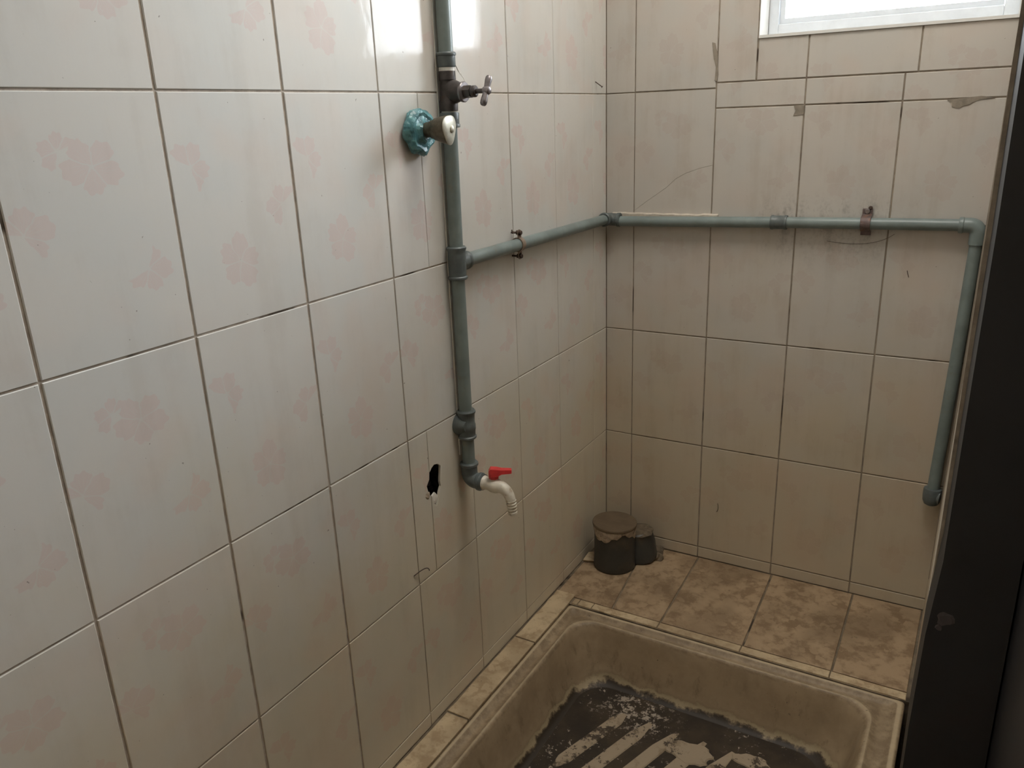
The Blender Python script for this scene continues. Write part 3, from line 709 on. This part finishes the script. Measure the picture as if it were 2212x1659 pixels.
# ------------------------------------------------------------------ pipe clips
c1 = thing('pipe_clip', 'stained two-eared metal clip holding the branch pipe on the left wall', 'pipe clip', (0, -.491, -.3))
m = MB(); cy, cz, hw = -.491, -.3000, .0065
rr = []
for i in range(33):
    a = PI*.5+2*PI*i/32
    rr.append([(XP+math.cos(a)*r_, cy+w_, cz+math.sin(a)*r_) for r_, w_ in ((.0132, -hw), (.0150, -hw), (.0150, hw), (.0132, hw))])
m.rings(rr, False, False); m.build('band', GALV, c1)
for s in (1, -1):
    m = MB(); e = cz+s*.0245
    m.box(XP+.0015, XP+.0035, cy-hw, cy+hw, min(cz+s*.0145, e), max(cz+s*.0145, e)); m.lathe([(0, .0066), (.002, .0066)], (XP+.0015, cy, e), (1, 0, 0), 18); ear = m.build('ear', GALV, c1)
    m = MB(); m.lathe([(0, .0042), (.003, .0050), (.005, .0040)], (XP+.0032, cy, e), (1, 0, 0), 12); m.lathe([(0, .0022), (XP-.0, .0022)], (.001, cy-.001, e), (1, 0, 0), 10)
    m.lathe([(0, .0050), (.0035, .0050)], (XP-.0035, cy, e), (1, 0, 0), 6); m.build('screw', NAIL, ear)
m = MB(); m.tube([(XP-.002, cy-.006, cz+.027), (XP-.006, cy-.013, cz+.024), (XP-.007, cy-.014, cz+.032)], .0012, 8); m.build('wire_tail', NAIL, c1)

c2 = thing('pipe_clip', 'rusty flat strap clip over the back wall pipe, screwed above it', 'pipe clip', (.631, 0, -.297))
m = MB(); x0, x1 = .6205, .6415; rr = []
zc = -.2972
path = [(-.0015, zc+.031), (-.0050, zc+.031), (-.0060, zc+.020)]
path = [(.0, zc+.030), (-.0030, zc+.0305), (-.0050, zc+.0290), (-.0050, zc+.0190), (-.0150, zc+.0160)]
for i in range(13):
    a = PI*.5-PI*i/12; path.append((YP-.0000-math.cos(a)*.0148, zc+math.sin(a)*.0148))
path += [(-.0150, zc-.0170), (-.0075, zc-.0185), (-.0060, zc-.0200), (-.0060, zc-.0270), (0, zc-.0285)]
rr = []
for i, (y, z) in enumerate(path):
    rr.append([(x0, y, z), (x1, y, z), (x1-.0005, y-.0016, z), (x0+.0005, y-.0016, z)])
m.rings(rr); m.build('strap', RUST, c2, ang=50)
m = MB(); m.lathe([(0, .0052), (.0020, .0062), (.0040, .0045)], (.6310, -.0062, zc+.0245), (0, -1, 0), 14); m.build('screw', STEEL, c2)
m = MB(); m.lathe([(0, .0030), (.0070, .0045), (.0085, .0030)], (.6365, 0, zc+.0310), (0, -1, .2), 8); m.build('nail_head', NAIL, c2)

# ------------------------------------------------------------------ drain stub in the corner
st = thing('drain_stub', 'short dark grey drain pipe with brown disc lid in the ledge corner', 'drain pipe', (.0880, -.1420, LZ))
sx_, sy_ = .0880, -.1420; TOPS = -1.1100
m = MB(); m.lathe([(0, .0560), (.004, .0575), (.022, .0560), (.10, .0550), (TOPS-LZ, .0560), (TOPS-LZ, .050)], (sx_, sy_, LZ+.001), (0, 0, 1), 48); m.build('stub_wall', PVC, st)
m = MB(); m.lathe([(0, .0500), (0, .0600), (.002, .0605), (.006, .0605), (.0075, .0595), (.0080, .0300), (.0082, .010)], (sx_, sy_, TOPS), (.02, .02, 1), 48); m.build('lid', LID, st)
# skirt of cement residue hanging under the lid
m = MB(); n = 48; top = []; bot = []; to = []; rnd = random.Random(5)
def drip(a):
    f = math.cos(a+1.15)            # facing the viewer
    return .022+.010*math.sin(3*a+.8)+.004*math.sin(11*a)+rnd.uniform(-.002, .002)
A = [2*PI*k/n for k in range(n)]
dr = [max(.006, drip(a)) for a in A]
m.rings([[(sx_+.0568*math.cos(a), sy_+.0568*math.sin(a), TOPS+.0005) for a in A], [(sx_+.0590*math.cos(a), sy_+.0590*math.sin(a), TOPS-.002) for a in A],
         [(sx_+.0580*math.cos(a), sy_+.0580*math.sin(a), TOPS-d*.8) for a, d in zip(A, dr)], [(sx_+.0562*math.cos(a), sy_+.0562*math.sin(a), TOPS-d) for a, d in zip(A, dr)]], False, False)
m.build('cement_residue', CEMENT, st)
# collar of an old branch socket behind it
m = MB(); m.lathe([(0, .0480), (.006, .0500), (.018, .0480), (.050, .0450), (.072, .0400), (.080, .0410), (.084, .0360), (.082, .020)], (sx_+.048, sy_+.070, LZ+.0005), (-.10, .0, 1), 30, .03, 4); m.build('branch_socket', PVC, st)
m = MB(); m.lathe([(0, .022), (.008, .018), (.014, .008)], (.166, -.024, LZ+.001), (0, 0, 1), 11, .3, 6); m.lathe([(0, .006), (.05, .0045)], (.152, -.030, LZ+.020), (-.35, 0, 1), 7, .2, 8)
m.lathe([(0, .040), (.004, .036), (.007, .024)], (sx_+.046, sy_+.070, LZ+.080), (-.1, 0, 1), 17, .12, 9)
m.lathe([(0, .016), (.010, .014), (.016, .006)], (.183, -.060, LZ+.0005), (0, 0, 1), 9, .3, 12)
m.build('cement_lump', simple('dirty_cement', (.15, .115, .075), .95, 0, .3, 80, .8), st, smooth=False)
sh = poly_tile(floor, [(0, 0), (.042, .006), (.036, .038), (.010, .030)], ((.005, -.150, LZ+.016), (1, 0, .1), (0, 1, .3), (0, -.2, 1)), .006, STRIP, name='tile_shard')
sh.parent = None; sh.matrix_basis = Matrix.Translation((.024, -.152, LZ+.0140)) @ Euler((.45, .12, .25)).to_matrix().to_4x4()
tag(sh, 'broken tile shard leaning between the drain pipe and the left wall', 'tile shard')

# ------------------------------------------------------------------ nails, wire and hair-like bits
nl = MB(); nl.lathe([(0, .0010), (.020, .0012), (.020, .0026), (.0215, .0026)], (0, -.0640, .0280), (.75, .25, -.60), 10)
tag(nl.build('nail', NAIL), 'small bent rusty nail sticking out of the upper left wall near the corner', 'nail')
m = MB(); m.tube(bez((.0008, -.9080, -.8720), (.016, -.8800, -.8560), (.003, -.8620, -.8840), 12), .0009, 8)
tag(m.build('wire_loop', NAIL), 'thin wire loop poking out of the tile joint low on the left wall', 'wire')
m = MB(); m.tube(bez((.3285, -.0009, -1.0600), (.3340, -.0030, -1.0740), (.3270, -.0009, -1.0850), 8), .0007, 6); m.build('stuck_hair', NAIL, wall_back)
m = MB(); m.tube(bez((.7235, -.0009, -.4000), (.7250, -.0030, -.4060), (.7280, -.0009, -.4150), 8), .0007, 6); m.build('stuck_hair', NAIL, wall_back)
m = MB(); m.tube(bez((.5500, -.0006, -.3420), (.6500, -.0040, -.3560), (.6900, -.0006, -.3210), 10), .0004, 6); m.build('stuck_hair', NAIL, wall_back)
# pale crust dried over the ribs in the middle of the bowl
m = MB(); rnd = random.Random(21)
for cx, cy, a, b, n in ((.445, -.570, .060, .034, 34), (.575, -.535, .045, .022, 28)):
    P0 = []; P1 = []
    for i in range(n):
        t = 2*PI*i/n; k = .92+.10*math.sin(3*t+cx*40)+.06*math.sin(7*t)+rnd.uniform(-.05, .05); x = cx+a*k*math.cos(t); y = cy+b*k*math.sin(t)
        P0.append((x, y, -1.3776)); P1.append((cx+(x-cx)*.93, cy+(y-cy)*.93, -1.3748))
    m.rings([P0, P1])
m.build('dried_crust', RIB, tray, ang=20)
S.cycles.max_bounces = 10; S.cycles.diffuse_bounces = 6
